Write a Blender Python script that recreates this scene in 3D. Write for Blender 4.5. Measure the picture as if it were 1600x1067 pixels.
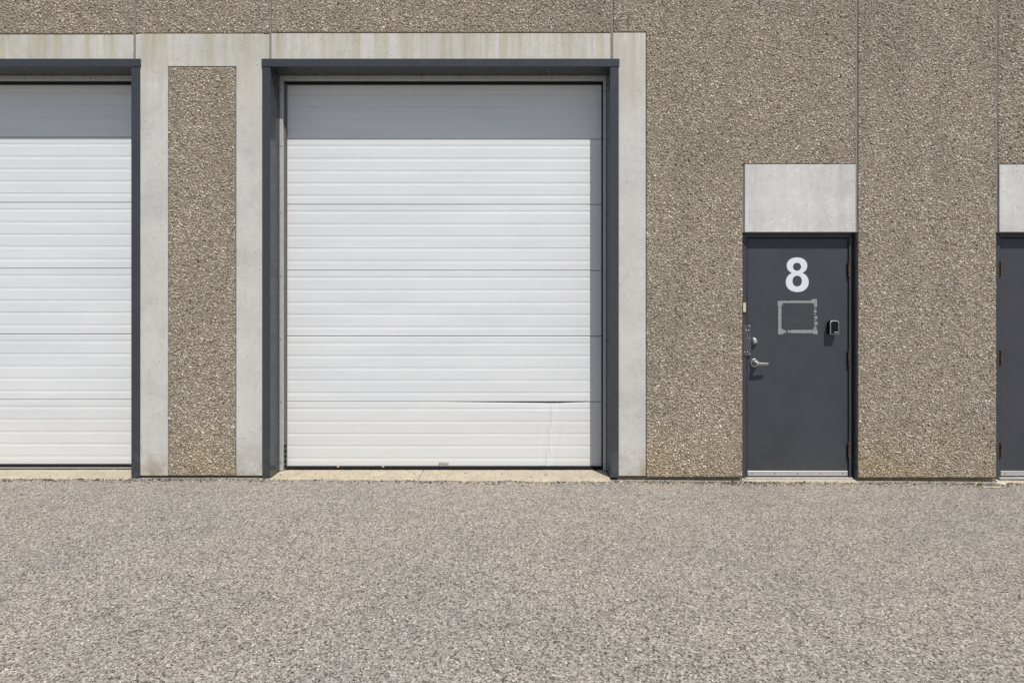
import bpy, bmesh, math, random
import numpy as np
from mathutils import Vector, Matrix
random.seed(8); rng = np.random.default_rng(8)
for o in list(bpy.data.objects): bpy.data.objects.remove(o)
scene = bpy.context.scene
col = scene.collection

# ------------------------------------------------------------------ camera
K = 174.0            # photograph pixels per metre on the wall face
CAM_D = 5.109        # camera to wall face
CAM_Z = 1.58
cam = bpy.data.cameras.new('camera'); cam_o = bpy.data.objects.new('camera', cam); col.objects.link(cam_o)
cam_o.location = (0, -CAM_D, CAM_Z); cam_o.rotation_euler = (math.radians(90), 0, 0)
cam.sensor_width = 36; cam.lens = 36 * K * CAM_D / 1600
cam.shift_y = -63.5 / 1600
cam.clip_start = 0.05; cam.clip_end = 3000
scene.camera = cam_o

# ------------------------------------------------------------------ light
to_sun = Vector((0.51, -1.0, 2.03)).normalized()
world = bpy.data.worlds.new('World'); scene.world = world; world.use_nodes = True
wn = world.node_tree; bg = wn.nodes['Background']
sky = wn.nodes.new('ShaderNodeTexSky'); sky.sky_type = 'NISHITA'; sky.sun_disc = False
sky.sun_elevation = math.asin(to_sun.z); sky.sun_rotation = math.atan2(to_sun.x, to_sun.y)
sky.air_density = 1.0; sky.dust_density = 1.2; sky.ozone_density = 1.0
wn.links.new(sky.outputs[0], bg.inputs[0]); bg.inputs[1].default_value = 0.085
sun = bpy.data.lights.new('sun', 'SUN'); sun_o = bpy.data.objects.new('sun', sun); col.objects.link(sun_o)
sun.energy = 4.2; sun.angle = math.radians(0.53); sun.color = (1.0, 0.965, 0.91)
sun_o.rotation_euler = (-to_sun).to_track_quat('-Z', 'Y').to_euler(); sun_o.location = (4, -8, 12)
vs = scene.view_settings
vs.view_transform = 'Standard'; vs.look = 'None'; vs.gamma = 1.0; vs.use_curve_mapping = False
vs.exposure = 0.15

# ------------------------------------------------------------------ measuring helpers
def X(px, y=0.0): return (px - 800) / K * (1 + y / CAM_D)
def Z(py, y=0.0): return CAM_Z + (470 - py) / K * (1 + y / CAM_D)
def gz(x): return -0.008 - 0.0055 * (max(-2.8, min(9, x)) + 3)     # the lot falls slightly to the right

# ------------------------------------------------------------------ material helpers
class NT:
    def __init__(s, name):
        s.m = bpy.data.materials.new(name); s.m.use_nodes = True
        s.t = s.m.node_tree; s.b = s.t.nodes['Principled BSDF']
        s.tc = s.t.nodes.new('ShaderNodeTexCoord'); s.obj = s.tc.outputs['Object']
    def n(s, kind, **kw):
        nd = s.t.nodes.new('ShaderNode' + kind)
        for k, v in kw.items(): setattr(nd, k, v)
        return nd
    def set(s, nd, i, v):
        if hasattr(v, 'is_linked') or isinstance(v, bpy.types.NodeSocket): s.t.links.new(v, nd.inputs[i])
        else: nd.inputs[i].default_value = v
    def mapping(s, scale, loc=(0, 0, 0)):
        m = s.n('Mapping'); s.set(m, 0, s.obj); m.inputs['Scale'].default_value = scale; m.inputs['Location'].default_value = loc
        return m.outputs[0]
    def noise(s, scale, detail=4, rough=.55, vec=None, out=0):
        nd = s.n('TexNoise'); s.set(nd, 'Vector', vec or s.obj); s.set(nd, 'Scale', scale); s.set(nd, 'Detail', detail); s.set(nd, 'Roughness', rough)
        return nd.outputs[out]
    def voro(s, scale, feature='F1', vec=None, rand=1.0):
        nd = s.n('TexVoronoi', feature=feature); s.set(nd, 'Vector', vec or s.obj); s.set(nd, 'Scale', scale); s.set(nd, 'Randomness', rand)
        return nd
    def ramp(s, fac, stops, interp='LINEAR'):
        nd = s.n('ValToRGB'); nd.color_ramp.interpolation = interp; s.set(nd, 0, fac)
        e = nd.color_ramp.elements
        while len(e) < len(stops): e.new(.5)
        for el, (p, c) in zip(e, stops):
            el.position = p; el.color = (c, c, c, 1) if isinstance(c, (int, float)) else (*c, 1)
        return nd.outputs[0]
    def mix(s, fac, a, b, mode='MIX'):
        nd = s.n('Mix', data_type='RGBA', blend_type=mode)
        for i, v in ((0, fac), (6, a), (7, b)):
            if isinstance(v, tuple): v = (*v, 1)
            s.set(nd, i, v)
        return nd.outputs[2]
    def math(s, op, a, b=0.0, clamp=False):
        nd = s.n('Math', operation=op); nd.use_clamp = clamp; s.set(nd, 0, a); s.set(nd, 1, b); return nd.outputs[0]
    def maprange(s, v, a, b, c=0., d=1.):
        nd = s.n('MapRange'); s.set(nd, 0, v)
        for i, q in enumerate((a, b, c, d)): nd.inputs[1 + i].default_value = q
        return nd.outputs[0]
    def sep(s, v=None):
        nd = s.n('SeparateXYZ'); s.set(nd, 0, v or s.obj); return nd.outputs
    def bump(s, h, strength, dist, prev=None):
        nd = s.n('Bump'); s.set(nd, 'Height', h); s.set(nd, 'Strength', strength); s.set(nd, 'Distance', dist)
        if prev is not None: s.set(nd, 'Normal', prev)
        return nd.outputs[0]
    def done(s, color, rough=.8, metal=0., normal=None, spec=.5):
        if isinstance(color, tuple): color = (*color, 1)
        s.set(s.b, 'Base Color', color); s.set(s.b, 'Roughness', rough); s.set(s.b, 'Metallic', metal)
        s.set(s.b, 'Specular IOR Level', spec)
        if normal is not None: s.set(s.b, 'Normal', normal)
        return s.m

def weather(t, c):
    """broad weathering of the lot: warmer dust in places, greyer worn patches"""
    tint = t.mix(t.ramp(t.noise(.55, 4, .6), [(.36, 0.), (.64, 1.)]), (1.06, 1.04, 1.02), (1.12, 1.065, .99))
    c = t.mix(1., c, tint, 'MULTIPLY')
    c = t.mix(1., c, t.ramp(t.noise(1.1, 5, .62), [(.3, .945), (.5, 1.), (.72, 1.04)]), 'MULTIPLY')
    return t.mix(1., c, t.ramp(t.noise(9, 4, .65), [(.32, .91), (.5, 1.), (.7, 1.06)]), 'MULTIPLY')
def mat_asphalt():
    t = NT('worn_asphalt')
    v = t.voro(112); r = t.sep(v.outputs['Color'])[0]
    c = t.ramp(r, [(0, (.05, .046, .042)), (.14, (.11, .102, .093)), (.3, (.19, .177, .162)), (.55, (.25, .235, .215)), (.8, (.31, .29, .265)), (1, (.46, .435, .40))])
    pit = t.ramp(t.noise(60, 3, .6), [(.55, 0.), (.64, 1.)])
    c = t.mix(t.math('MULTIPLY', pit, .5), c, (.06, .055, .05))
    c = weather(t, c)
    y = t.sep()[1]
    d = t.math('MULTIPLY', t.maprange(y, -.3, -.02), t.ramp(t.noise(4.5, 5, .6), [(.42, 0.), (.68, .7)]))
    c = t.mix(d, c, (.31, .255, .18))
    hgt = t.math('SUBTRACT', t.math('SUBTRACT', 1., v.outputs['Distance']), t.math('MULTIPLY', pit, .9))
    nrm = t.bump(hgt, .5, .004); nrm = t.bump(t.noise(140, 3), .35, .003, nrm)
    return t.done(c, .93, 0, nrm, .2)
def mat_asphalt_stone():
    t = NT('asphalt_stone')
    r = t.n('ObjectInfo').outputs['Random']
    c = t.ramp(r, [(0, (.045, .042, .04)), (.10, (.10, .095, .088)), (.22, (.20, .186, .168)), (.5, (.285, .265, .237)), (.8, (.36, .335, .30)), (.94, (.45, .425, .385)), (1, (.66, .63, .58))])
    g = t.n('NewGeometry').outputs['Position']
    t.obj = g
    c = weather(t, c)
    return t.done(c, .92, 0, None, .2)

def mat_pebble():
    t = NT('exposed_aggregate_pebble')
    g = t.n('NewGeometry'); r = g.outputs['Random Per Island']
    c = t.ramp(r, [(0, (.12, .095, .07)), (.12, (.27, .222, .16)), (.36, (.395, .336, .25)), (.6, (.46, .398, .305)), (.8, (.52, .46, .362)), (.93, (.61, .555, .46)), (1, (.74, .70, .62))])
    c = t.mix(1., c, (.99, .982, 1.02), 'MULTIPLY')
    c = t.mix(1., c, t.ramp(t.n('ObjectInfo').outputs['Random'], [(0, .95), (1, 1.04)]), 'MULTIPLY')
    c = t.mix(1., c, t.ramp(t.noise(1.1, 5, .62), [(.28, (.80, .79, .79)), (.5, (.98, .98, .98)), (.72, (1.08, 1.07, 1.05))]), 'MULTIPLY')
    c = t.mix(1., c, t.ramp(t.noise(1., 4, .6, t.mapping((5, 1, .45))), [(.32, .91), (.55, 1.04)]), 'MULTIPLY')
    c = t.mix(1., c, t.ramp(t.noise(13, 4, .7), [(.32, .90), (.6, 1.06)]), 'MULTIPLY')
    z = t.sep()[2]
    st = t.math('MULTIPLY', t.maprange(z, .55, .02), t.ramp(t.noise(2.6, 4), [(.34, .08), (.68, .7)]))
    c = t.mix(st, c, t.mix(1., c, (1.15, .97, .65), 'MULTIPLY'))
    n = t.bump(t.noise(180, 2), .3, .002)
    return t.done(c, .85, 0, n, .3)

def mat_gravel():
    t = NT('loose_grit')
    r = t.n('NewGeometry').outputs['Random Per Island']
    c = t.ramp(r, [(0, (.03, .028, .026)), (.4, (.085, .076, .068)), (.65, (.2, .18, .15)), (.85, (.34, .305, .25)), (1, (.5, .46, .4))])
    return t.done(c, .95, 0, t.bump(t.noise(180, 2), .3, .002), .2)

def mat_matrix():
    t = NT('aggregate_cement_matrix')
    c = t.ramp(t.noise(70, 4, .65), [(.3, (.17, .14, .10)), (.7, (.33, .28, .21))])
    return t.done(c, .95, 0, t.bump(t.noise(150, 4), .8, .004), .1)

def mat_concrete(name='cast_concrete', base=(.57, .556, .525), band=True):
    t = NT(name)
    c = t.ramp(t.noise(2.2, 6, .62), [(.3, tuple(x * .84 for x in base)), (.5, base), (.72, tuple(x * 1.1 for x in base))])
    c = t.mix(1., c, t.ramp(t.noise(17, 5, .7), [(.3, .91), (.7, 1.06)]), 'MULTIPLY')
    c = t.mix(1., c, t.ramp(t.noise(85, 3, .7), [(.3, .93), (.7, 1.05)]), 'MULTIPLY')
    z = t.sep()[2]
    st = t.noise(1.0, 5, .6, t.mapping((9, 1, .55)))
    if band:
        m = t.math('MULTIPLY', t.maprange(z, 3.1, 3.95), t.ramp(st, [(.42, 0.), (.6, .9)]))
        c = t.mix(t.math('MULTIPLY', m, .75), c, (.43, .385, .25))
        m2 = t.math('MULTIPLY', t.maprange(z, 3.55, 3.96), t.ramp(t.noise(1., 4, .7, t.mapping((34, 1, 1.6))), [(.52, 0.), (.68, .8)]))
        c = t.mix(t.math('MULTIPLY', m2, .7), c, (.3, .28, .24))
        w = t.ramp(t.noise(1., 4, .6, t.mapping((5, 1, .5), (7, 0, 3))), [(.5, 0.), (.7, .45)])
        c = t.mix(t.math('MULTIPLY', w, t.maprange(z, 1.0, 3.2)), c, (.5, .47, .37))
    else:
        st2 = t.ramp(t.noise(1., 5, .65, t.mapping((13, 1, 1.1))), [(.35, .92), (.65, 1.05)])
        c = t.mix(1., c, st2, 'MULTIPLY')
        c = t.mix(t.ramp(t.noise(3.4, 5, .7), [(.5, 0.), (.75, .5)]), c, tuple(x * k for x, k in zip(base, (.86, .84, .76))))
    b = t.math('MULTIPLY', t.maprange(z, .3, .0), t.ramp(t.noise(7, 5, .65), [(.38, 0.), (.62, .9)]))
    c = t.mix(b, c, (.33, .26, .17))
    c = t.mix(t.ramp(t.noise(1., 5, .7, t.mapping((16, 1, .8), (3, 0, 0))), [(.55, 0.), (.8, .38)]), c, (.4, .385, .33))
    v = t.voro(26); hole = t.math('MULTIPLY', t.ramp(v.outputs['Distance'], [(.07, 1.), (.15, 0.)]), t.ramp(t.noise(3.2, 2), [(.47, 0.), (.55, 1.)]))
    v3 = t.voro(62); hole = t.math('MAXIMUM', hole, t.math('MULTIPLY', t.ramp(v3.outputs['Distance'], [(.1, .8), (.2, 0.)]), t.ramp(t.noise(4.1, 3), [(.53, 0.), (.62, 1.)])))
    c = t.mix(t.math('MULTIPLY', hole, .7), c, (.16, .15, .135))
    n = t.bump(t.noise(60, 5, .7), .25, .003); n = t.bump(t.math('MULTIPLY', hole, -1.), .6, .003, n)
    return t.done(c, .9, 0, n, .25)

def mat_white():
    t = NT('white_door_paint')
    c = t.ramp(t.noise(1.0, 5, .6, t.mapping((.8, 1, 3.5))), [(.3, (.675, .685, .695)), (.7, (.735, .742, .745))])
    c = t.mix(1., c, t.ramp(t.noise(1., 4, .7, t.mapping((1.2, 1, 42))), [(.3, .965), (.7, 1.02)]), 'MULTIPLY')
    z = t.sep()[2]
    d = t.math('MULTIPLY', t.maprange(z, .75, .02), t.ramp(t.noise(1., 5, .65, t.mapping((2.4, 1, 7))), [(.35, .15), (.7, .7)]))
    c = t.mix(t.math('MULTIPLY', d, .55), c, (.66, .62, .54))
    v = t.voro(7.5); sp = t.math('MULTIPLY', t.ramp(v.outputs['Distance'], [(.02, 1.), (.035, 0.)]), t.ramp(t.noise(1.7, 2), [(.5, 0.), (.56, 1.)]))
    c = t.mix(t.math('MULTIPLY', sp, .7), c, (.3, .29, .28))
    n = t.bump(t.noise(1., 3, .5, t.mapping((1.6, 1, 4.))), .10, .03)
    n = t.bump(t.noise(220, 2), .06, .001, n)
    return t.done(c, .42, 0, n, .45)

def mat_paint(name, base, rough=.42, var=.08, spec=.5, bumpd=.0006, dirt=.35, scuff=.07):
    t = NT(name)
    c = t.ramp(t.noise(3.1, 5, .6), [(.3, tuple(x * (1 - var) for x in base)), (.7, tuple(x * (1 + var) for x in base))])
    c = t.mix(1., c, t.ramp(t.noise(45, 4, .7), [(.3, .96), (.7, 1.04)]), 'MULTIPLY')
    z = t.sep()[2]
    d = t.math('MULTIPLY', t.maprange(z, .4, 0), t.ramp(t.noise(9, 5, .65), [(.45, 0.), (.75, dirt)]))
    c = t.mix(d, c, (.25, .22, .18))
    sc = t.math('MULTIPLY', t.ramp(t.noise(1., 5, .75, t.mapping((14, 1, 5))), [(.6, 0.), (.72, 1.)]), t.ramp(t.noise(2.3, 3), [(.45, 0.), (.62, scuff)]))
    c = t.mix(sc, c, (.2, .2, .2))
    rr = t.maprange(t.noise(7, 4), .3, .7, rough - .07, rough + .09)
    return t.done(c, rr, 0, t.bump(t.noise(60, 3), .25, bumpd), spec)

def mat_simple(name, base, rough=.6, metal=0., var=.12, scale=30, bump=.2, bd=.001, spec=.5):
    t = NT(name)
    c = t.ramp(t.noise(scale, 4, .65), [(.3, tuple(x * (1 - var) for x in base)), (.7, tuple(min(1, x * (1 + var)) for x in base))])
    return t.done(c, rough, metal, t.bump(t.noise(scale * 3, 3), bump, bd), spec)

def mat_rust():
    t = NT('rusty_brass')
    c = t.ramp(t.noise(60, 4, .7), [(.35, (.055, .026, .016)), (.5, (.10, .062, .03)), (.68, (.17, .135, .065))])
    return t.done(c, .6, .35, t.bump(t.noise(200, 3), .5, .001))

def mat_tape():
    t = NT('old_tape_residue')
    c = t.ramp(t.noise(75, 5, .75), [(.33, (.085, .09, .095)), (.45, (.26, .27, .265)), (.7, (.4, .41, .4))])
    return t.done(c, .9, 0, t.bump(t.noise(150, 4), .8, .001), .2)

def mat_sill():
    t = NT('sandy_sill_concrete')
    c = t.ramp(t.noise(5, 6, .65), [(.3, (.36, .305, .23)), (.6, (.46, .40, .30)), (.75, (.5, .45, .36))])
    c = t.mix(1., c, t.ramp(t.noise(75, 4, .8), [(.32, .62), (.5, 1.), (.68, 1.16)]), 'MULTIPLY')
    c = t.mix(t.ramp(t.noise(11, 5, .7), [(.5, 0.), (.7, .55)]), c, (.3, .27, .225))
    v = t.voro(48); sp = t.ramp(v.outputs['Distance'], [(.16, 1.), (.26, 0.)])
    c = t.mix(t.math('MULTIPLY', sp, .5), c, (.18, .15, .12))
    return t.done(c, .93, 0, t.bump(t.noise(110, 5, .7), .5, .004), .2)

M = dict(
    stone=mat_asphalt_stone(),
    asphalt=mat_asphalt(), pebble=mat_pebble(), matrix=mat_matrix(), concrete=mat_concrete(),
    slab=mat_concrete('rough_slab_concrete', (.3, .28, .25), False), foundation=mat_concrete('stained_foundation', (.2, .165, .125), False),
    lintel=mat_concrete('pale_lintel_concrete', (.6, .595, .575), False),
    white=mat_white(), trim=mat_paint('slate_grey_trim_paint', (.047, .052, .060), .27, .05, .45),
    door=mat_paint('dark_grey_door_paint', (.050, .053, .062), .5, .10, .4, .0012, .10, .25),
    galv=mat_simple('galvanised_strip', (.52, .53, .53), .5, .35, .08, 20),
    steel=mat_simple('brushed_steel', (.4, .4, .4), .32, .9, .15, 60), plate=mat_simple('dull_steel_plate', (.085, .088, .098), .4, .25, .2, 40), alu=mat_simple('aluminium_sweep', (.62, .62, .63), .42, .6, .05, 40),
    rubber=mat_simple('black_rubber', (.009, .009, .009), .8, spec=.2), brush=mat_simple('dusty_brush_seal', (.14, .125, .11), .95, 0, .45, 90, .8, .003),
    sealant=mat_simple('grey_joint_sealant', (.21, .195, .175), .8, 0, .12, 40, .4, .002),
    vinyl=mat_simple('white_vinyl', (.70, .71, .77), .5, 0, .02, 30, .05), tape=mat_tape(), rust=mat_rust(), sill=mat_sill(),
    blackplastic=mat_simple('black_plastic', (.006, .006, .007), .5, spec=.2), silver=mat_simple('silver_plastic_rim', (.5, .5, .5), .4, .5),
    dark=mat_simple('shade_black', (.01, .01, .01), .9), cream=mat_simple('cream_plate', (.6, .54, .36), .6, 0, .15, 80),  # dark: near-black standing in for shade behind doors and gaps
    smudge=mat_simple('chalky_smudge', (.085, .087, .092), .9, 0, .2, 150), wood=mat_simple('bleached_wood', (.42, .35, .25), .9, 0, .25, 60, .6, .002),
    leaf=mat_simple('weed_leaf', (.2, .24, .045), .7, 0, .25, 80), dryleaf=mat_simple('dry_leaf', (.5, .36, .22), .85, 0, .2, 120),
    chip=mat_simple('concrete_chip', (.5, .47, .42), .95, 0, .2, 70, .7, .003), gravel=mat_gravel(), roof=mat_simple('roof_gravel', (.25, .24, .23), .95),
    thresh=mat_simple('worn_threshold', (.36, .34, .31), .6, .3, .25, 35, .4, .002),
    screw=mat_simple('screw_head', (.07, .07, .07), .5, .5),
)

# ------------------------------------------------------------------ mesh helpers
def link(name, me, mat, parent=None, smooth=False):
    o = bpy.data.objects.new(name, me); col.objects.link(o); o.parent = parent
    if mat: me.materials.append(mat)
    if smooth: me.polygons.foreach_set('use_smooth', [True] * len(me.polygons))
    return o
def from_bm(name, bm, mat, parent=None, bevel=0., smooth=False, seg=1):
    bmesh.ops.remove_doubles(bm, verts=bm.verts, dist=1e-6)
    bmesh.ops.recalc_face_normals(bm, faces=bm.faces)
    if bevel:
        ed = [e for e in bm.edges if len(e.link_faces) == 2 and e.calc_face_angle(0) > .5]
        bmesh.ops.bevel(bm, geom=ed, offset=bevel, segments=seg, affect='EDGES', clamp_overlap=True)
    me = bpy.data.meshes.new(name); bm.to_mesh(me); bm.free()
    return link(name, me, mat, parent, smooth)
def box(bm, x0, x1, y0, y1, z0, z1):
    v = [bm.verts.new((x, y, z)) for x in (x0, x1) for y in (y0, y1) for z in (z0, z1)]
    for f in ((0, 1, 3, 2), (4, 6, 7, 5), (0, 4, 5, 1), (2, 3, 7, 6), (0, 2, 6, 4), (1, 5, 7, 3)): bm.faces.new([v[i] for i in f])
def boxes(name, rects, mat, parent=None, bevel=.0):
    bm = bmesh.new()
    for r in rects: box(bm, *r)
    return from_bm(name, bm, mat, parent, bevel)
def prism(bm, prof, a0, a1, axis):
    """extrude a closed 2-D profile: axis 'z' takes (x,y), axis 'x' takes (y,z)"""
    mk = (lambda p, a: (p[0], p[1], a)) if axis == 'z' else (lambda p, a: (a, p[0], p[1]))
    A = [bm.verts.new(mk(p, a0)) for p in prof]; B = [bm.verts.new(mk(p, a1)) for p in prof]
    n = len(prof)
    for i in range(n): bm.faces.new((A[i], A[(i + 1) % n], B[(i + 1) % n], B[i]))
    bm.faces.new(A); bm.faces.new(B[::-1])
def cyl(bm, c, axis, r, h, seg=16, r2=None):
    """disc stack along axis ('x','y','z') starting at c and running h"""
    d = {'x': Vector((1, 0, 0)), 'y': Vector((0, 1, 0)), 'z': Vector((0, 0, 1))}[axis]
    u = Vector((0, 1, 0)) if axis == 'x' else Vector((1, 0, 0)); w = d.cross(u)
    c = Vector(c); r2 = r if r2 is None else r2
    A = [bm.verts.new(c + (u * math.cos(t) + w * math.sin(t)) * r) for t in [i * 2 * math.pi / seg for i in range(seg)]]
    B = [bm.verts.new(c + d * h + (u * math.cos(t) + w * math.sin(t)) * r2) for t in [i * 2 * math.pi / seg for i in range(seg)]]
    for i in range(seg): bm.faces.new((A[i], A[(i + 1) % seg], B[(i + 1) % seg], B[i]))
    bm.faces.new(A[::-1]); bm.faces.new(B)
def union(name, rects, y0, y1, mat, parent, bevel=0.):
    """one solid made of (x0,x1,z0,z1) rectangles between depths y0 (front) and y1"""
    xs = sorted({round(v, 5) for r in rects for v in r[:2]}); zs = sorted({round(v, 5) for r in rects for v in r[2:]})
    ins = lambda i, j: 0 <= i < len(xs) - 1 and 0 <= j < len(zs) - 1 and any(
        r[0] <= (xs[i] + xs[i + 1]) / 2 <= r[1] and r[2] <= (zs[j] + zs[j + 1]) / 2 <= r[3] for r in rects)
    bm = bmesh.new(); vd = {}
    def v(i, j, k):
        if (i, j, k) not in vd: vd[i, j, k] = bm.verts.new((xs[i], (y0, y1)[k], zs[j]))
        return vd[i, j, k]
    for i in range(len(xs) - 1):
        for j in range(len(zs) - 1):
            if not ins(i, j): continue
            for k in (0, 1): bm.faces.new((v(i, j, k), v(i + 1, j, k), v(i + 1, j + 1, k), v(i, j + 1, k)))
            if not ins(i - 1, j): bm.faces.new((v(i, j, 0), v(i, j + 1, 0), v(i, j + 1, 1), v(i, j, 1)))
            if not ins(i + 1, j): bm.faces.new((v(i + 1, j, 0), v(i + 1, j + 1, 0), v(i + 1, j + 1, 1), v(i + 1, j, 1)))
            if not ins(i, j - 1): bm.faces.new((v(i, j, 0), v(i + 1, j, 0), v(i + 1, j, 1), v(i, j, 1)))
            if not ins(i, j + 1): bm.faces.new((v(i, j + 1, 0), v(i + 1, j + 1, 0), v(i + 1, j + 1, 1), v(i, j + 1, 1)))
    bmesh.ops.recalc_face_normals(bm, faces=bm.faces)
    bmesh.ops.dissolve_limit(bm, angle_limit=.01, verts=bm.verts, edges=bm.edges)
    return from_bm(name, bm, mat, parent, bevel)

def stones(name, P, R, H, mat, parent, normal='wall'):
    """many small rounded stones as one mesh: P centres (n,3), R radii, H heights; flat side on the wall or the ground"""
    n = len(P); k = 5
    a = np.arange(k) * 2 * np.pi / k
    ring = np.stack([np.cos(a), np.sin(a)], 1)
    base = np.concatenate([np.c_[ring, np.full(k, -.35)], np.c_[ring * .78, np.full(k, .62)], [[0, 0, 1.]]])    # 11 verts
    V = np.repeat(base[None], n, 0)
    jit = 1 + rng.normal(0, .13, (n, 11, 1)); V[:, :, :2] *= jit
    V[:, 10, :2] += rng.normal(0, .22, (n, 2)); V[:, 5:, 2] *= 1 + rng.normal(0, .12, (n, 6))
    el = rng.uniform(.72, 1.3, n); V[:, :, 0] *= el[:, None]; V[:, :, 1] /= el[:, None] ** .7
    th = rng.uniform(0, 2 * np.pi, n); c, s = np.cos(th)[:, None], np.sin(th)[:, None]
    u = (V[:, :, 0] * c - V[:, :, 1] * s) * R[:, None]; w = (V[:, :, 0] * s + V[:, :, 1] * c) * R[:, None]; h = V[:, :, 2] * H[:, None]
    tl = rng.normal(0, .25, (n, 2)); h = h + u * tl[:, :1] * .6 + w * tl[:, 1:] * .6
    W = np.stack([u, -h, w], 2) if normal == 'wall' else np.stack([u, -w, h], 2)
    W = W + P[:, None, :]
    F = []
    for i in range(k):
        j = (i + 1) % k
        F += [(i, j, 5 + j), (i, 5 + j, 5 + i), (5 + i, 5 + j, 10)]
    F = np.array(F); faces = (F[None] + (np.arange(n) * 11)[:, None, None]).reshape(-1)
    me = bpy.data.meshes.new(name); nf = len(faces) // 3
    me.vertices.add(n * 11); me.vertices.foreach_set('co', W.reshape(-1).astype(np.float32))
    me.loops.add(nf * 3); me.loops.foreach_set('vertex_index', faces.astype(np.int32))
    me.polygons.add(nf); me.polygons.foreach_set('loop_start', np.arange(0, nf * 3, 3, dtype=np.int32))
    me.polygons.foreach_set('loop_total', np.full(nf, 3, np.int32))
    me.update(calc_edges=True); me.polygons.foreach_set('use_smooth', np.ones(nf, bool))
    o = link(name, me, mat, parent); o['kind'] = 'stuff'
    return o

def inside(rects, x, z):
    m = np.zeros(len(x), bool)
    for a, b, c, d in rects: m |= (x > a) & (x < b) & (z > c) & (z < d)
    return m
def pebbles(rects, y, parent, sp=.0143):
    a = min(r[0] for r in rects); b = max(r[1] for r in rects); c = min(r[2] for r in rects); d = max(r[3] for r in rects)
    nx = int((b - a) / sp) + 2; nz = int((d - c) / (sp * .866)) + 2
    gx, gz_ = np.meshgrid(np.arange(nx), np.arange(nz))
    x = a + (gx + .5 * (gz_ % 2)).ravel() * sp; z = c + gz_.ravel() * sp * .866
    x = x + rng.normal(0, sp * .2, len(x)); z = z + rng.normal(0, sp * .2, len(z))
    R = sp * np.clip(rng.lognormal(-.68, .24, len(x)), .28, .85)
    ok = np.ones(len(x), bool); q = .0045
    for dx, dz in ((q, q), (-q, q), (q, -q), (-q, -q)): ok &= inside(rects, x + dx, z + dz)
    ok &= rng.random(len(x)) > .04
    x, z, R = x[ok], z[ok], R[ok]
    H = R * rng.uniform(.35, .8, len(x))
    return stones('pebbles', np.stack([x, np.full(len(x), y) + rng.uniform(-.001, .0025, len(x)), z], 1), R, H, M['pebble'], parent)

def tag(o, label, cat=None, group=None, kind=None):
    if label: o['label'] = label
    if cat: o['category'] = cat
    if group: o['group'] = group
    if kind: o['kind'] = kind
    return o
def empty(name, loc=(0, 0, 0), parent=None):
    o = bpy.data.objects.new(name, None); col.objects.link(o); o.location = loc; o.parent = parent; o.empty_display_size = .2
    return o

# ------------------------------------------------------------------ the ground
def ground():
    xs = [-1500, -300, -60, -20, -9] + list(np.linspace(-8, 8, 65)) + [9, 20, 60, 300, 1500]
    ys = [-1500, -300, -60, -20, -9] + list(np.linspace(-7, -.25, 40)) + list(np.linspace(-.2, .4, 12)) + [20, 300, 1500]
    bm = bmesh.new(); g = []
    for y in ys:
        row = []
        for x in xs:
            z = gz(x)
            if abs(x) < 9 and -8 < y < .3:
                z += .0035 * math.sin(x * 2.3 + y * 1.1) * math.sin(y * 1.9 + .5) + random.uniform(-.0012, .0012)
            row.append(bm.verts.new((x, y, z)))
        g.append(row)
    for j in range(len(ys) - 1):
        for i in range(len(xs) - 1): bm.faces.new((g[j][i], g[j][i + 1], g[j + 1][i + 1], g[j + 1][i]))
    o = from_bm('asphalt_lot', bm, M['asphalt'], None, 0, True)
    return tag(o, 'pale worn asphalt lot in front of the building', kind='structure')
LOT = ground()
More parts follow.
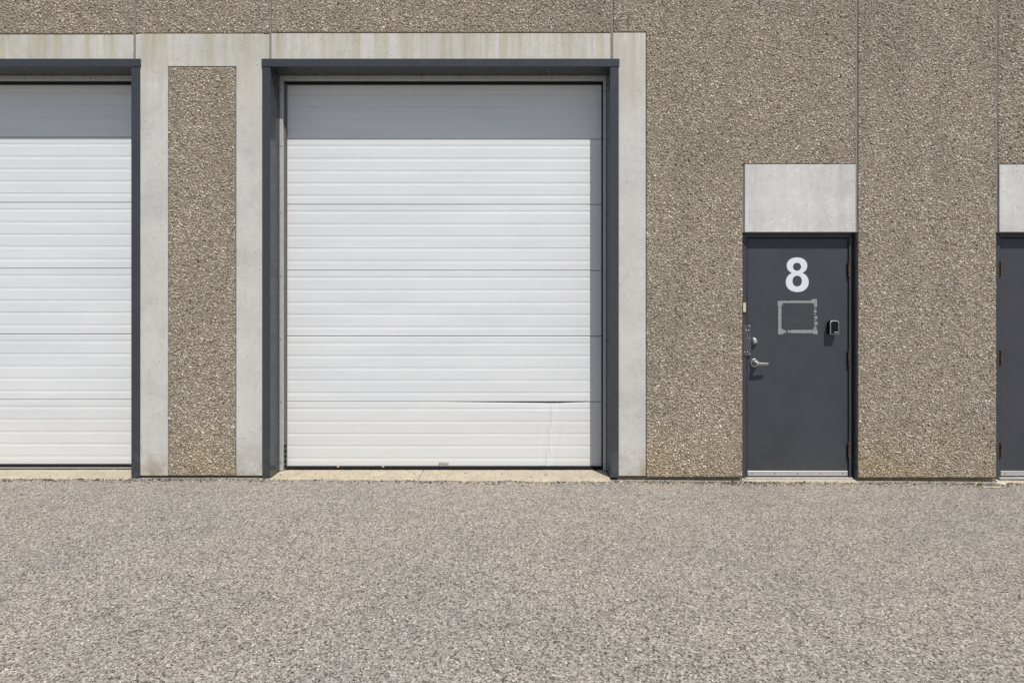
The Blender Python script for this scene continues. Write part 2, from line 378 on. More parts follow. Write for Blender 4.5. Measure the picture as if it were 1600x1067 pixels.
def lot_stones():
    n = 300000
    y = rng.uniform(-3.0, -.075, n); x = rng.uniform(-5.5, 5.5, n)
    ok = np.abs(x) < (CAM_D + y) * .9 + .75; x, y = x[ok], y[ok]; n = len(x)
    z = -0.008 - 0.0055 * (np.clip(x, -2.8, 9) + 3) + .0035 * np.sin(x * 2.3 + y * 1.1) * np.sin(y * 1.9 + .5)
    R = np.clip(rng.lognormal(-5.58, .27, n), .002, .0075)
    me = bpy.data.meshes.new('asphalt_stones'); me.vertices.add(n)
    me.vertices.foreach_set('co', np.stack([x, y, z - R * .12], 1).reshape(-1).astype(np.float32))
    sc = np.stack([R * rng.uniform(.8, 1.35, n), R * rng.uniform(.75, 1.1, n), R * rng.uniform(.28, .62, n)], 1)
    rt = np.stack([rng.normal(0, .22, n), rng.normal(0, .22, n), rng.uniform(0, 6.28, n)], 1)
    for nm, a in (('size', sc), ('turn', rt)):
        me.attributes.new(nm, 'FLOAT_VECTOR', 'POINT').data.foreach_set('vector', a.reshape(-1).astype(np.float32))
    o = link('asphalt_stones', me, M['stone'], LOT); o['kind'] = 'stuff'
    ng = bpy.data.node_groups.new('stones', 'GeometryNodeTree')
    ng.interface.new_socket('Geometry', in_out='INPUT', socket_type='NodeSocketGeometry'); ng.interface.new_socket('Geometry', in_out='OUTPUT', socket_type='NodeSocketGeometry')
    N = ng.nodes.new; Lk = ng.links.new
    gi, go = N('NodeGroupInput'), N('NodeGroupOutput'); ico = N('GeometryNodeMeshIcoSphere'); ico.inputs['Radius'].default_value = 1; ico.inputs['Subdivisions'].default_value = 1
    smt = N('GeometryNodeSetMaterial'); smt.inputs['Material'].default_value = M['stone']
    iop = N('GeometryNodeInstanceOnPoints'); e2r = N('FunctionNodeEulerToRotation')
    a1 = N('GeometryNodeInputNamedAttribute'); a1.data_type = 'FLOAT_VECTOR'; a1.inputs[0].default_value = 'size'
    a2 = N('GeometryNodeInputNamedAttribute'); a2.data_type = 'FLOAT_VECTOR'; a2.inputs[0].default_value = 'turn'
    mtp = N('GeometryNodeMeshToPoints')
    Lk(gi.outputs[0], mtp.inputs[0]); Lk(mtp.outputs[0], iop.inputs['Points']); Lk(ico.outputs[0], smt.inputs[0]); Lk(smt.outputs[0], iop.inputs['Instance'])
    Lk(a1.outputs[0], iop.inputs['Scale']); Lk(a2.outputs[0], e2r.inputs[0]); Lk(e2r.outputs[0], iop.inputs['Rotation']); Lk(iop.outputs[0], go.inputs[0])
    o.modifiers.new('stones', 'NODES').node_group = ng
lot_stones()

# ------------------------------------------------------------------ the building
B = empty('warehouse_building')
tag(B, 'warehouse front of pebbled concrete panels with white overhead doors and dark grey entry doors', 'building')
TOP = 4.62
ZB = Z(53)                      # lower edge of the pebbled strip above the doors
G = .006                        # groove between pebbles and cast concrete
def panel(slab, smooth, pebbled, lintel=(), label=None, sp=.0131):
    p = union('wall_panel', slab, .012, .2, M['slab'], B)
    if label: p['label'] = label
    if smooth: union('smooth_concrete_band', smooth, 0., .0118, M['concrete'], p, .003)
    for r in lintel: union('lintel_block', [r], -.004, .0118, M['lintel'], p, .004)
    if pebbled:
        union('pebble_bed', pebbled, .0005, .0119, M['matrix'], p, .002)
        pebbles(pebbled, .0005, p, sp)
    return p
def PX(*a): return (X(a[0]), X(a[1]), Z(a[3]), Z(a[2]))          # x0,x1,ytop,ybottom in photograph pixels -> metres
PT = 470 - (TOP - CAM_Z) * K
HB = 99                         # slabs end behind the door header
def pilaster(s, left, sp=.0131):
    f = lambda a, b, c, d: PX(a + s, b + s, c, d)
    g = G * K
    panel([f(left, 412, 53, 743), f(211.8, 422.2, PT, HB)],
          [f(left, 262, 53, 743), f(369, 412, 53, 743), f(262, 369, 53, 104), f(211.8, 422.2, 54, HB)],
          [f(212.4, 421.6, PT, 52.6 - .6), f(262 + g, 369 - g, 104 + g * 1.3, 743)], sp=sp)
def overdoor(a, b, yt):
    panel([PX(a, b, PT, HB)], [PX(a, b, yt + .5, HB)], [PX(a + .6, b - .6, PT, yt - .9)])
panel([PX(-800, -537.5, PT, 743)], [], [PX(-799, -538.5, PT, 743)], sp=.024)
pilaster(-747, 211.8, .022)
overdoor(-323, 210.2, 54)
pilaster(0, 217)
overdoor(423.8, 956.2, 52)
g = G * K
panel([PX(957.8, 1338, PT, 256.5), PX(957.8, 1160, PT, HB), PX(965, 1160, PT, 744)] + [PX(1160, 1338, 256, 363)],
      [PX(965, 1009, 51.5, 743.5), PX(957.8, 1009, 51.5, HB)],
      [PX(958.6, 1337.6, PT, 50.3), PX(1009 + g, 1337.6, PT, 256.4), PX(1009 + g, 1160, PT, 745)],
      [PX(1163.5, 1337, 257.4, 363)])
panel([PX(1341, 1557, PT, 746)], [], [PX(1341, 1556.6, PT, 746)])
panel([PX(1559, 1941, PT, 256.5), PX(1559, 1740, 256, 363), PX(1740, 1941, 256, 747)], [],
      [PX(1559.4, 1940.5, PT, 256.6), PX(1740, 1940.5, 256, 747)], [PX(1561, 1737, 257.8, 363)], sp=.0148)
panel([PX(1943, 2260, PT, 747)], [], [PX(1943.5, 2260, PT, 747)], sp=.024)
# joint sealant between the panels
def sealant(px, w, yb, off=0.0):
    bm = bmesh.new(); x = X(px); hw = w / K / 2; n = 40
    z0, z1 = Z(yb), TOP; L = []
    for i in range(n + 1):
        z = z0 + (z1 - z0) * i / n; d = random.uniform(-.0012, .0012)
        L.append([bm.verts.new((x - hw + d, -.001, z)), bm.verts.new((x - hw * .3 + d * .5, -.0035 + random.uniform(0, .0015), z)), bm.verts.new((x + hw + d, .001, z)), bm.verts.new((x, .03, z))])
    for i in range(n):
        for k in range(4): bm.faces.new((L[i][k], L[i][(k + 1) % 4], L[i + 1][(k + 1) % 4], L[i + 1][k]))
    from_bm('joint_sealant', bm, M['sealant'], B)
for px, w, yb in ((-538, 3.4, 743), (-324, 3.0, 93), (210.4, 3.4, 93), (422.6, 3.0, 93), (955.8, 4.0, 93), (1338.2, 3.4, 363), (1557, 3.4, 363), (1941, 3.2, 747)):
    sealant(px, w, yb)
# foundation set back under the panels, roof and coping
for a, b, c in ((-800, -337, 745), (217, 412, 745), (965, 1160, 746), (1340, 1557, 748), (1740, 2260, 749)):
    boxes('foundation', [(X(a), X(b), .03, .35, -.5, Z(c))], M['foundation'], B)
boxes('coping', [(X(-800) - .02, X(2260) + .02, -.05, .28, TOP, TOP + .12)], M['trim'], B, .006)
boxes('roof', [(X(-800), X(2260), .201, 14, 4.3, 4.5)], M['roof'], B)  # out of view, put in to keep sky light from leaking into gaps
boxes('light_block_wall', [(X(-800), X(2260), .6, .8, -.3, 4.29)], M['dark'], B)  # unseen dark sheet added behind the doors to block stray light

# ---- overhead doors
D = .27            # door face behind the wall face
DT = .20           # back edge of the metal surround
def surround(s):
    """slate metal lining of a door opening, s = shift in metres"""
    xo0, xi0, xi1, xo1 = X(410.2) + s, X(423) + s, X(953) + s, X(966.6) + s
    root = empty('door_surround', (0, 0, 0), B)
    zt, zb = Z(93), Z(105.2)
    bot = Z(745.5)
    for prof in ([(xo0, -.009), (xi0, -.009), (xi0, DT), (xi0 - .055, DT), (xi0 - .055, -.0012), (xo0, -.0012)],
                 [(xo1, -.009), (xi1, -.009), (xi1, DT), (xi1 + .055, DT), (xi1 + .055, -.0012), (xo1, -.0012)]):
        bm = bmesh.new(); prism(bm, prof, bot, zb - .0015, 'z'); from_bm('jamb', bm, M['trim'], root, .0015)
    bm = bmesh.new()
    prism(bm, [(-.013, zt), (-.013, zb), (DT, zb), (DT, zb + .03), (-.0012, zb + .03), (-.0012, zt)], xo0 - .004, xo1 + .006, 'x')
    from_bm('header', bm, M['trim'], root, .0015)
    # galvanised retainer strips with screws, then the weather seal
    x0, x1 = xi0 + .001, xi1 - .001; zr = zb - .001; w = .032; wr = .026; wt = .045
    boxes('retainer_strip', [(x0, x0 + w, DT - .012, DT + .02, Z(735, DT), zr - wt)], M['galv'], root, .002)
    boxes('retainer_strip', [(x1 - wr, x1, DT - .012, DT + .02, Z(735, DT), zr - wt)], M['galv'], root, .002)
    boxes('retainer_strip', [(x0, x1, DT - .012, DT + .02, zr - wt + .001, zr)], M['galv'], root, .002)
    lo = Z(735, DT)
    boxes('weather_seal', [(x0 + w - .004, X(446.2, DT + .024) + s, DT + .024, D - .004, lo, zr - wt)], M['brush'], root)
    boxes('weather_seal', [(X(940.8, DT + .024) + s, x1 - wr + .004, DT + .024, D - .004, lo, zr - wt)], M['rubber'], root)
    boxes('weather_seal', [(x0 + w, x1 - wr, DT + .021, D - .004, Z(130.4, DT + .022), zr - wt + .004)], M['rubber'], root)
    def screw(x, z, y=DT - .012):
        bm = bmesh.new(); cyl(bm, (x, y, z), 'y', .0055, -.004, 8, .0035); from_bm('screw', bm, M['screw'], root)
    for q in (142, 229, 333, 432, 530, 628, 722):
        screw(x0 + w * .45, Z(q, DT)); screw(x1 - wr * .5, Z(q + 2, DT))
    for q in (463, 561, 660, 760, 862, 922): screw(X(q, DT) + s, zr - wt * .6)
    # torn pads at the foot of the brush seal
    for i, q in enumerate((697, 705, 713, 721, 729)):
        boxes('seal_pad', [(x0 + w + .002, x0 + w + .021, DT + .014, DT + .022, Z(q, DT) - .012, Z(q, DT) + .010)], M['rubber'], root, .002)
    return root

SEC = .6186        # height of one door section
RIBS = [v / 165.3 for v in (9.7, 29.6, 48.8, 67.8, 87.2)]
def section(parent, x0, x1, zb, zt, nx=12, dent=False, nick=False):
    """one ribbed sheet-steel section; profile runs top to bottom"""
    prof = [(.022, zt - .0035), (.004, zt - .0035), (.0, zt - .0075)]
    for r in RIBS:
        z = zt - r
        if z - .04 < zb: continue
        prof += [(.0, z + .0015), (.0017, z - .0003), (.0014, z - .019), (.0, z - .029)]
    prof += [(.0, zb + .006), (.004, zb + .002), (.022, zb + .002)]
    xs = list(np.linspace(x0, x1, nx + 1)); bm = bmesh.new(); g = []
    xd = X(865, D)
    for x in xs:
        row = []
        for y, z in prof:
            yy, zz, xx = y, z, x
            h = (z - zb) / (zt - zb)
            if dent:                                     # bent top edge and the crease below it
                xa, xb = X(690, D), X(935, D)
                f = max(0, (x - xa) / (xd - xa)) if x < xd else max(0, (xb - x) / (xb - xd))
                f = max(0, min(1, f))
                if h > .86: zz -= .013 * f * (h - .86) / .14; yy += .006 * f * (h - .86) / .14
                cx = xd - .055 * (1 - h)                 # the crease leans to the left going down
                e = abs(x - cx); yy += -.006 * max(0, 1 - e / .022) + .0035 * max(0, 1 - abs(e - .055) / .045)
            if nick and x > x1 - .02: xx += .010 * max(0, 1 - abs(z - Z(597, D)) / .05)
            row.append(bm.verts.new((xx, D + yy, zz)))
        g.append(row)
    for i in range(len(xs) - 1):
        for j in range(len(prof) - 1): bm.faces.new((g[i][j], g[i + 1][j], g[i + 1][j + 1], g[i][j + 1]))
    for gg in (g[0], g[-1]): bm.faces.new(gg)
    return from_bm('door_section', bm, M['white'], parent)

def overhead(s, dz, label, main):
    root = empty('overhead_door', (0, 0, 0), B); root['label'] = label
    x0, x1 = X(446, D) + s, X(940.6, D) + s
    z = Z(728.5, D) + dz
    js = [z, Z(627.4, D) + dz, Z(525.2, D) + dz, Z(422.6, D) + dz, Z(319.6, D) + dz, Z(217.6, D) + dz, Z(115, D) + dz]
    for i in range(6):
        section(root, x0, x1, js[i], js[i + 1], 140 if (main and i == 0) else 40, main and i == 0, main and i == 1)
    boxes('door_core', [(x0 + .005, x1 - .005, D + .024, D + .06, z + .004, js[-1])], M['brush'], root)
    zf = Z(735, D) if main else Z(732.5, D)
    if main:
        boxes('bottom_seal', [(x0 - .01, x1 + .01, D - .03, D + .04, -.016, z - .0005)], M['rubber'], root, .005)
    else:
        zm = Z(729.3, D)
        boxes('bottom_seal', [(x0 - .01, x1 + .01, D - .026, D + .04, zm + .004, z - .0005)], M['rubber'], root, .004)
        boxes('seal_retainer', [(x0 - .01, x1 + .01, D - .032, D + .04, zm - .004, zm + .0035)], M['galv'], root, .001)
        boxes('bottom_seal', [(x0 - .01, x1 + .01, D - .024, D + .04, -.02, zm - .0045)], M['rubber'], root, .004)
    if main:
        xa, xb, za, zb = X(686.5, D), X(701, D), Z(728, D), Z(720.6, D)
        bm = bmesh.new()
        prism(bm, [(D - .006, za), (D - .018, za + .004), (D - .016, zb - .008), (D - .006, zb), (D - .001, zb), (D - .001, za)], xa, xb, 'x')
        lb = from_bm('lift_handle', bm, M['thresh'], root, .0015)
        for q in (xa + .008, xb - .008):
            bm = bmesh.new(); cyl(bm, (q, D - .016, (za + zb) / 2), 'y', .003, -.003, 8); from_bm('screw', bm, M['rust'], root)
    return root
surround(0); surround(-X(423) + X(423 - 747))
overhead(0, 0, 'white ribbed overhead door seen whole, with bent seam near its foot', True)
overhead(X(423 - 747) - X(423), .019, 'white ribbed overhead door cut off by the left edge', False)

# sills: sandy concrete in the openings, rough front edge against the asphalt
def sill(x0, x1, yf, yb, z0, z1, name='door_sill'):
    n = int((x1 - x0) / .018); bm = bmesh.new(); rows = []
    e = 0
    for i in range(n + 1):
        x = x0 + (x1 - x0) * i / n; e = e * .86 + random.uniform(-.0085, .0085)
        yy = yf + e
        rows.append([bm.verts.new(p) for p in ((x, yb, z1), (x, (yf + yb) / 2, (z0 + z1) / 2 + random.uniform(-.001, .001)), (x, yy + .022 + random.uniform(-.004, .004), z0 + random.uniform(-.002, .001)),
                                               (x, yy + random.uniform(-.003, .003), min(z0 - .006, gz(x) + .006)), (x, yy - .006, gz(x) - .05), (x, yb, -.2))])
    for i in range(n):
        for k in range(5): bm.faces.new((rows[i][k], rows[i + 1][k], rows[i + 1][k + 1], rows[i][k + 1]))
    for r in (rows[0], rows[-1]): bm.faces.new(r)
    return from_bm(name, bm, M['sill'], B)
sill(X(424), X(654.6), -.050, .5, -.004, -.012)
sill(X(655.8), X(952), -.054, .5, -.004, -.012)
sill(X(424 - 747), X(206), -.048, .5, -.003, -.008)
sill(X(1162), X(1338), -.034, .2, gz(X(1250)) + .004, -.018)
sill(X(1561), X(1738), -.026, .2, gz(X(1650)) + .004, -.020)

# ---- entry doors
E = .068
def entry_door(x0, x1, mirror, label):
    """x0,x1: leaf edges at depth E; hinges on the right unless mirrored"""
    root = empty('entry_door', (0, 0, 0), B); root['label'] = label
    zt, zb = Z(372.7, E), Z(743.2, E)
    FY = E - .012
    boxes('door_leaf', [(x0, x1, E, E + .045, zb + .004, zt)], M['door'], root, .002)
    frame = boxes('door_frame', [(x0 - .085, x0 - .0085, FY, .19, zb - .03, zt + .06)], M['door'], root, .0015)
    boxes('door_frame', [(x1 + .007, x1 + .035, FY, .19, zb - .03, zt + .06)], M['door'], root, .0015)
    boxes('door_frame', [(x0 - .008, x1 + .0065, FY + .001, .19, zt + .007, zt + .06)], M['door'], root, .0015)
    boxes('gap_dark_backing', [(x0 - .06, x1 + .035, E + .05, .19, zb - .02, zt + .05)], M['dark'], root)  # near-black block behind the leaf, paints the dark of the gaps
    for a, b in ((x0 - .0082, x0 - .0003), (x1 + .0003, x1 + .0067)):
        boxes('gap_shade_strip', [(a, b, E + .003, E + .049, zb, zt + .003)], M['rubber'], root)  # black strips that paint shade into the gaps beside the leaf
    # sweep and threshold
    sw = boxes('door_sweep', [(x0 + .002, x1 - .002, E - .006, E - .0005, zb + .002, zb + .046)], M['alu'], root, .0012)
    for i in range(5):
        bm = bmesh.new(); cyl(bm, (x0 + .043 + (x1 - x0 - .09) * i / 4, E - .006, zb + .023 - .003 * i * 0), 'y', .0055, -.003, 8, .004); from_bm('screw', bm, M['screw'], root)
    boxes('threshold', [(x0 - .03, x1 + .03, E - .035, E + .05, zb - .025, zb - .009)], M['thresh'], root, .003)
    hx = x1 + .0035 if not mirror else x0 - .0035
    for py in (420, 558.5, 702):
        zc = Z(py, E)
        bm = bmesh.new()
        for k in range(5): cyl(bm, (hx, E - .017, zc - .068 + k * .0275), 'z', .0095, .0255, 10)
        sd = 1 if not mirror else -1
        box(bm, *sorted((hx, hx + sd * .011)), FY - .004, FY - .0005, zc - .067, zc + .068)
        from_bm('hinge', bm, M['rust'], root, .0008)
    return root
L0, L1 = X(1167.3, E), X(1324.3, E)
door8 = entry_door(L0, L1, False, 'dark grey steel door marked with a white 8')
entry_door(X(1562.5, E), X(1719.5, E), True, 'dark grey steel door cut off by the right edge')

boxes('reveal_shade_plate', [(X(1341) - .012, X(1341) - .0005, .016, .19, Z(745, E), Z(364))], M['door'], door8, .001)  # added plate in door paint, its dark colour deepens the shaded reveal
# white vinyl 8 on the door
def eight(parent):
    sc = 1 / 7.62; px = lambda u, v: (X(1140 + u * sc, E), Z(390 + v * sc, E))
    def ell(cx, cy, rx, ry, n=72, p=2.15):
        out = []
        for i in range(n):
            t = 2 * math.pi * i / n; c, s = math.cos(t), math.sin(t)
            out.append((cx + rx * math.copysign(abs(c) ** (2 / p), c), cy + ry * math.copysign(abs(s) ** (2 / p), s)))
        return out
    A = (802, 192, 122, 98); Bq = (805, 387, 136, 118)
    ins = lambda p, e: abs((p[0] - e[0]) / e[2]) ** 2.15 + abs((p[1] - e[1]) / e[3]) ** 2.15 < 1
    top = [p for p in ell(*A) if not ins(p, Bq)]; bot = [p for p in ell(*Bq) if not ins(p, A)]
    cen = (803, 300); ang = lambda p, c: math.atan2(p[1] - c[1], p[0] - c[0])
    # order: walk each arc starting after its gap
    top.sort(key=lambda p: (ang(p, A) - math.pi / 2) % (2 * math.pi)); bot.sort(key=lambda p: (ang(p, Bq) + math.pi / 2) % (2 * math.pi))
    outer = top + bot
    bm = bmesh.new(); edges = []
    for loop in (outer, ell(802, 205, 48, 47, 40), ell(804, 375, 56, 64, 40)):
        vs_ = [bm.verts.new((px(*p)[0], E - .0012, px(*p)[1])) for p in loop]
        edges += [bm.edges.new((vs_[i], vs_[(i + 1) % len(vs_)])) for i in range(len(vs_))]
    r = bmesh.ops.triangle_fill(bm, edges=edges, use_beauty=True)
    fs = [f for f in r['geom'] if isinstance(f, bmesh.types.BMFace)]
    ex = bmesh.ops.extrude_face_region(bm, geom=fs)
    for v in ex['geom']:
        if isinstance(v, bmesh.types.BMVert): v.co.y = E - .0003
    o = from_bm('door_number', bm, M['vinyl'], parent); o['label'] = 'white number 8'
eight(door8)

# torn tape square under the number
def ragged(bm, x0, x1, z0, z1, y, amp):
    n = max(3, int(max(x1 - x0, z1 - z0) / .006)); hor = (x1 - x0) > (z1 - z0)
    r = lambda: random.uniform(-amp, amp); L = []
    for i in range(n + 1):
        t = i / n
        if hor: a, b = (x0 + (x1 - x0) * t, z0 + r()), (x0 + (x1 - x0) * t, z1 + r())
        else: a, b = (x0 + r(), z0 + (z1 - z0) * t), (x1 + r(), z0 + (z1 - z0) * t)
        L.append([bm.verts.new((q[0], y, q[1])) for q in (a, b)] + [bm.verts.new((q[0], E - .0002, q[1])) for q in (b, a)])
    for i in range(n):
        for k in range(4): bm.faces.new((L[i][k], L[i][(k + 1) % 4], L[i + 1][(k + 1) % 4], L[i + 1][k]))
    for q in (L[0], L[-1]): bm.faces.new(q)
def tape(parent):
    sc = 1 / 10.667; u = lambda a: X(1200 + a * sc, E); v = lambda a: Z(460 + a * sc, E)
    def strip(a, b, c, d, y, amp=.0014):
        bm = bmesh.new(); ragged(bm, u(a), u(b), v(d), v(c), y, amp); from_bm('tape_strip', bm, M['tape'], parent)
    strip(170, 222, 190, 600, E - .0010); strip(205, 770, 106, 144, E - .0014); strip(375, 745, 592, 645, E - .0012)
    strip(158, 240, 112, 190, E - .0018, .002); strip(725, 815, 80, 150, E - .0018, .002); strip(170, 252, 575, 665, E - .0018, .0025); strip(225, 300, 598, 640, E - .0009, .003); strip(745, 825, 590, 660, E - .0016, .002)
    strip(765, 818, 150, 205, E - .0010, .002); strip(325, 368, 600, 640, E - .0010, .003)
    for c, d in ((222, 240), (262, 305), (322, 338), (362, 408), (420, 438), (455, 505), (520, 540), (552, 588)):
        a = 762 + random.uniform(-4, 14); strip(a, a + random.uniform(34, 54), c, d, E - .0010, .0022)
    for pts in (((262, 400), (300, 392), (318, 420), (300, 460)), ((345, 395), (338, 455)), ((380, 460), (400, 400), (420, 470)), ((385, 440), (440, 430)),
                ((500, 395), (462, 430), (480, 455), (520, 450)), ((575, 285), (620, 250), (680, 270)), ((610, 360), (650, 335), (668, 365))):
        bm = bmesh.new()
        for (a, b), (c, d) in zip(pts[:-1], pts[1:]):
            p, q = Vector((u(a), 0, v(b))), Vector((u(c), 0, v(d))); t = (q - p).normalized(); nrm = Vector((-t.z, 0, t.x)) * .0028
            vs_ = [bm.verts.new((w.x, E - .0004, w.z)) for w in (p - nrm, q - nrm, q + nrm, p + nrm)]; bm.faces.new(vs_)
        from_bm('chalk_smudge', bm, M['smudge'], parent)
tape(door8)

# latch guard, deadbolt, lever
def hardware(parent):
    y0 = E - .018
    u = lambda a: X(1150 + a / 7.628, y0); v = lambda a: Z(460 + a / 7.628, y0)
    bm = bmesh.new(); box(bm, u(84), u(182), y0, y0 + .004, v(732), v(366)); box(bm, u(128), u(182), y0 + .0041, E - .0005, v(732), v(366))
    from_bm('latch_guard', bm, M['plate'], parent, .0012)
    for a, b, r in ((158, 382, .0075), (120, 430, .010), (150, 432, .008), (153, 528, .0075), (104, 688, .0075), (156, 712, .0075), (136, 690, .006)):
        bm = bmesh.new(); cyl(bm, (u(a), y0, v(b)), 'y', r, -.005, 12, r * .65); from_bm('bolt', bm, M['steel'], parent, .001)
    y = E
    c = (X(1150 + 224 / 7.628, E - .02), E - .0005, Z(460 + 556 / 7.628, E - .02))
    bm = bmesh.new(); cyl(bm, c, 'y', .0325, -.014, 24, .030); cyl(bm, (c[0], E - .0148, c[2]), 'y', .028, -.016, 24, .021)
    d = from_bm('deadbolt', bm, M['steel'], parent, .001)
    bm = bmesh.new(); cyl(bm, (c[0], E - .0312, c[2]), 'y', .013, -.003, 16, .012); box(bm, c[0] - .001, c[0] + .001, E - .0352, E - .0346, c[2] - .006, c[2] + .006)
    from_bm('key_cylinder', bm, M['galv'], parent)
    c = (X(1150 + 228 / 7.628, E - .02), E - .0005, Z(460 + 818 / 7.628, E - .02))
    bm = bmesh.new(); cyl(bm, c, 'y', .041, -.012, 28, .039); cyl(bm, (c[0], E - .0128, c[2]), 'y', .026, -.03, 24, .019); cyl(bm, (c[0], E - .0431, c[2]), 'y', .0165, -.022, 20, .0165)
    from_bm('handle_rose', bm, M['steel'], parent, .0015)
    x1 = X(1150 + 388 / 7.628, E - .05); yl = E - .068
    bm = bmesh.new(); n = 8; L = []
    for i in range(n + 1):
        t = i / n; x = c[0] - .012 + (x1 - c[0] + .012) * t; hh = .0155 - .003 * t; zc = c[2] - .004 * t - .002 * math.sin(t * 3); yy = yl + .008 * t * t
        L.append([bm.verts.new((x, yy + a * .007, zc + b * hh)) for a, b in ((-1, -.6), (-1, .6), (-.5, 1), (.5, 1), (1, .6), (1, -.6), (.5, -1), (-.5, -1))])
    for i in range(n):
        for k in range(8): bm.faces.new((L[i][k], L[i][(k + 1) % 8], L[i + 1][(k + 1) % 8], L[i + 1][k]))
    bm.faces.new(L[0]); bm.faces.new(L[-1]); from_bm('lever_handle', bm, M['steel'], parent, 0, True)
    # cream contact plate on the frame
    yp = E - .012
    boxes('contact_plate', [(X(1160.2, yp), X(1164.8, yp), yp - .012, yp - .0005, Z(487.6, yp), Z(473.2, yp))], M['cream'], parent, .002)
hardware(door8)

# ------------------------------------------------------------------ loose things
def lockbox():
    y = E - .058
    x0, x1, z0, z1 = X(1297.5, y), X(1311.2, y), Z(522.5, y), Z(501, y)
    root = empty('key_lockbox', ((x0 + x1) / 2, E, z0))
    tag(root, 'small black key box with silver rim fixed to the grey door', 'key box')
    cx, cz = (x0 + x1) / 2, z0
    def prof(g):
        w = (x1 - x0) / 2 - g; h = z1 - z0 - g
        return [(-w, g), (w, g), (w, h - .014), (w - .006, h - .004), (w - .016, h), (-w + .016, h), (-w + .006, h - .004), (-w, h - .014)]
    def plate(name, g, ya, yb, mat, bev):
        bm = bmesh.new(); A = [bm.verts.new((p[0], ya, p[1])) for p in prof(g)]; Bv = [bm.verts.new((p[0], yb, p[1])) for p in prof(g)]
        for i in range(8): bm.faces.new((A[i], A[(i + 1) % 8], Bv[(i + 1) % 8], Bv[i]))
        bm.faces.new(A); bm.faces.new(Bv); return from_bm(name, bm, mat, root, bev)
    plate('housing', .0015, -.048, -.0006, M['blackplastic'], .002)
    plate('rim', 0, -.056, -.0483, M['silver'], .002)
    plate('front_cover', .006, -.0595, -.0562, M['blackplastic'], .001)
    w = (x1 - x0) / 2
    for i in range(5):
        a = -.004 + i * .0068
        bm = bmesh.new(); box(bm, a, a + .005, -.0602, -.0596, .017, .022 if i % 2 else .0235); from_bm('printed_mark', bm, M['vinyl'], root)
    bm = bmesh.new()
    for i in range(3):
        for j in range(4): box(bm, -.02 + i * .016, -.008 + i * .016, -.0612, -.0596, .034 + j * .016, .045 + j * .016)
    from_bm('keypad', bm, M['blackplastic'], root, .001)
lockbox()

def stick():
    x, y = X(1527), -.16; r = empty('wood_splinter', (x, y, gz(x)))
    bm = bmesh.new(); L = []
    for i in range(9):
        t = i / 8; w = .012 * (1 - abs(t - .35) * .9); L.append([bm.verts.new((-.07 + .14 * t, -.015 + .03 * (1 - t) + random.uniform(-.002, .002) + a * w, .004 + b * .006 + .004 * t)) for a, b in ((-1, 0), (0, 1), (1, 0), (0, -.6))])
    for i in range(8):
        for k in range(4): bm.faces.new((L[i][k], L[i][(k + 1) % 4], L[i + 1][(k + 1) % 4], L[i + 1][k]))
    bm.faces.new(L[0]); bm.faces.new(L[-1])
    o = from_bm('wood_splinter', bm, M['wood']); o.location = r.location; bpy.data.objects.remove(r)
    tag(o, 'pale wood splinter lying on the asphalt beside the tiny weed', 'wood scrap')
stick()
def weed():
    x, y = X(1521.5), -.075; root = empty('weed', (x, y, gz(x))); tag(root, 'tiny yellow green weed growing at the foot of the wall', 'weed')
    for i in range(13):
        a = random.uniform(0, 6.28); l = random.uniform(.018, .04); el = random.uniform(.3, 1.2); w = l * .22
        d = Vector((math.cos(a) * math.cos(el), math.sin(a) * math.cos(el), math.sin(el))); s = Vector((-math.sin(a), math.cos(a), 0)) * w
        bm = bmesh.new(); p0 = Vector((0, 0, 0)); p1 = d * l * .5; p2 = d * l + Vector((0, 0, -.006))
        v = [bm.verts.new(q) for q in (p0, p1 + s, p2, p1 - s, p1 + Vector((0, 0, -.003)))]
        for f in ((0, 1, 4), (1, 2, 4), (2, 3, 4), (3, 0, 4)): bm.faces.new([v[k] for k in f])
        from_bm('leaf', bm, M['leaf'], root)
weed()
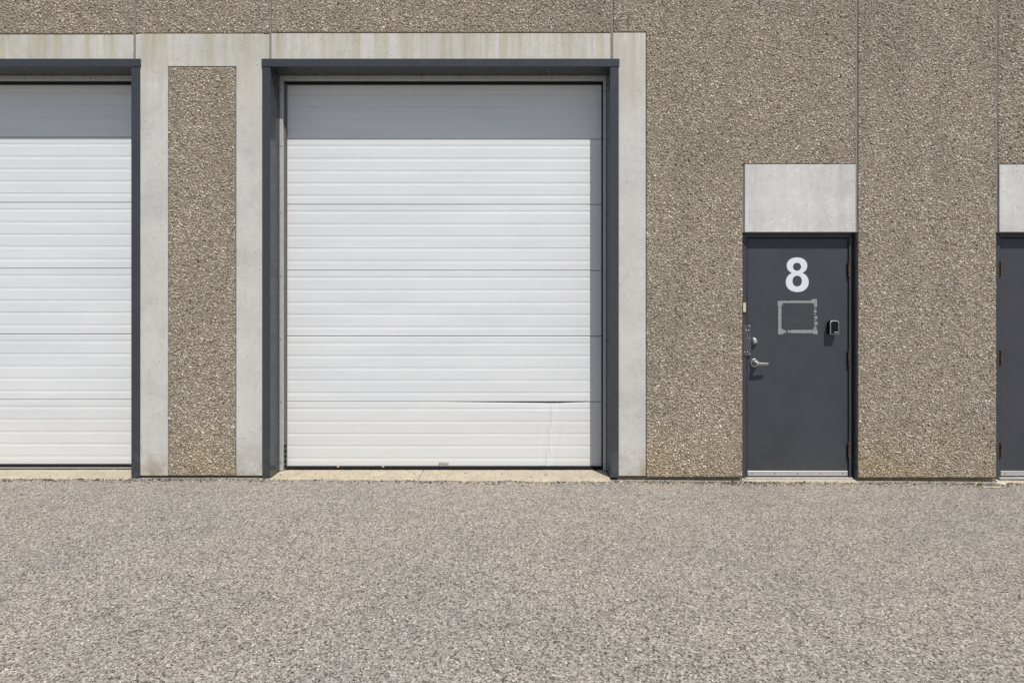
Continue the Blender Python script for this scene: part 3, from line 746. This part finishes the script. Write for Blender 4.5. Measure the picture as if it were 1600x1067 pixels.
def lump(name, label, cat, loc, size, mat, seed):
    rr = random.Random(seed); bm = bmesh.new(); bmesh.ops.create_icosphere(bm, subdivisions=2, radius=1)
    for v in bm.verts:
        q = 1 + rr.uniform(-.18, .18); v.co = Vector((v.co.x * size[0] * q, v.co.y * size[1] * q, max(-.2, v.co.z) * size[2] * q))
    o = from_bm(name, bm, mat); o.location = loc; tag(o, label, cat); return o
lump('concrete_chunk', 'pale broken concrete chunk at the corner of the right door sill', 'concrete chunk', (X(1556), -.05, gz(X(1556)) + .004), (.045, .03, .018), M['chip'], 3)
lump('dry_leaf', 'dry tan leaf scrap under the overhead door nearest its left end', 'leaf', (X(529, D), D - .02, .012), (.012, .006, .022), M['dryleaf'], 4)
lump('dry_leaf', 'dry tan leaf scrap under the overhead door between handle and left scrap', 'leaf', (X(599, D), D - .02, .014), (.011, .006, .016), M['dryleaf'], 5)

# loose crumbs along the foot of the wall and thinly over the lot
def crumbs():
    n1, n2 = 6500, 500
    cl = rng.uniform(X(-300), X(1900), 220); k = rng.integers(0, 220, n1)
    x = np.concatenate([np.where(rng.random(n1) < .6, cl[k] + rng.normal(0, .07, n1), rng.uniform(X(-300), X(1900), n1)), rng.uniform(-5.5, 5.5, n2)])
    y = np.concatenate([-.03 - np.abs(rng.normal(0, .045, n1)), rng.uniform(-3.6, -.1, n2)])
    R = np.concatenate([np.clip(rng.lognormal(-5.4, .4, n1), .002, .013), rng.uniform(.0025, .006, n2)])
    z = np.array([gz(a) for a in x]) + R * .25
    n3 = 420; xa = np.concatenate([rng.uniform(X(426), X(950), n3 // 2), rng.uniform(X(-320), X(204), n3 - n3 // 2)])
    x = np.concatenate([x, xa]); y = np.concatenate([y, .14 - np.abs(rng.normal(0, .09, n3)).clip(0, .17)]); Rn = np.clip(rng.lognormal(-5.7, .35, n3), .002, .008)
    R = np.concatenate([R, Rn]); z = np.concatenate([z, -.0075 + Rn * .3])
    o = stones('loose_gravel', np.stack([x, y, z], 1), R, R * .75, M['gravel'], None, 'ground')
    tag(o, 'loose grit and crumbs scattered along the foot of the wall', 'gravel')
crumbs()
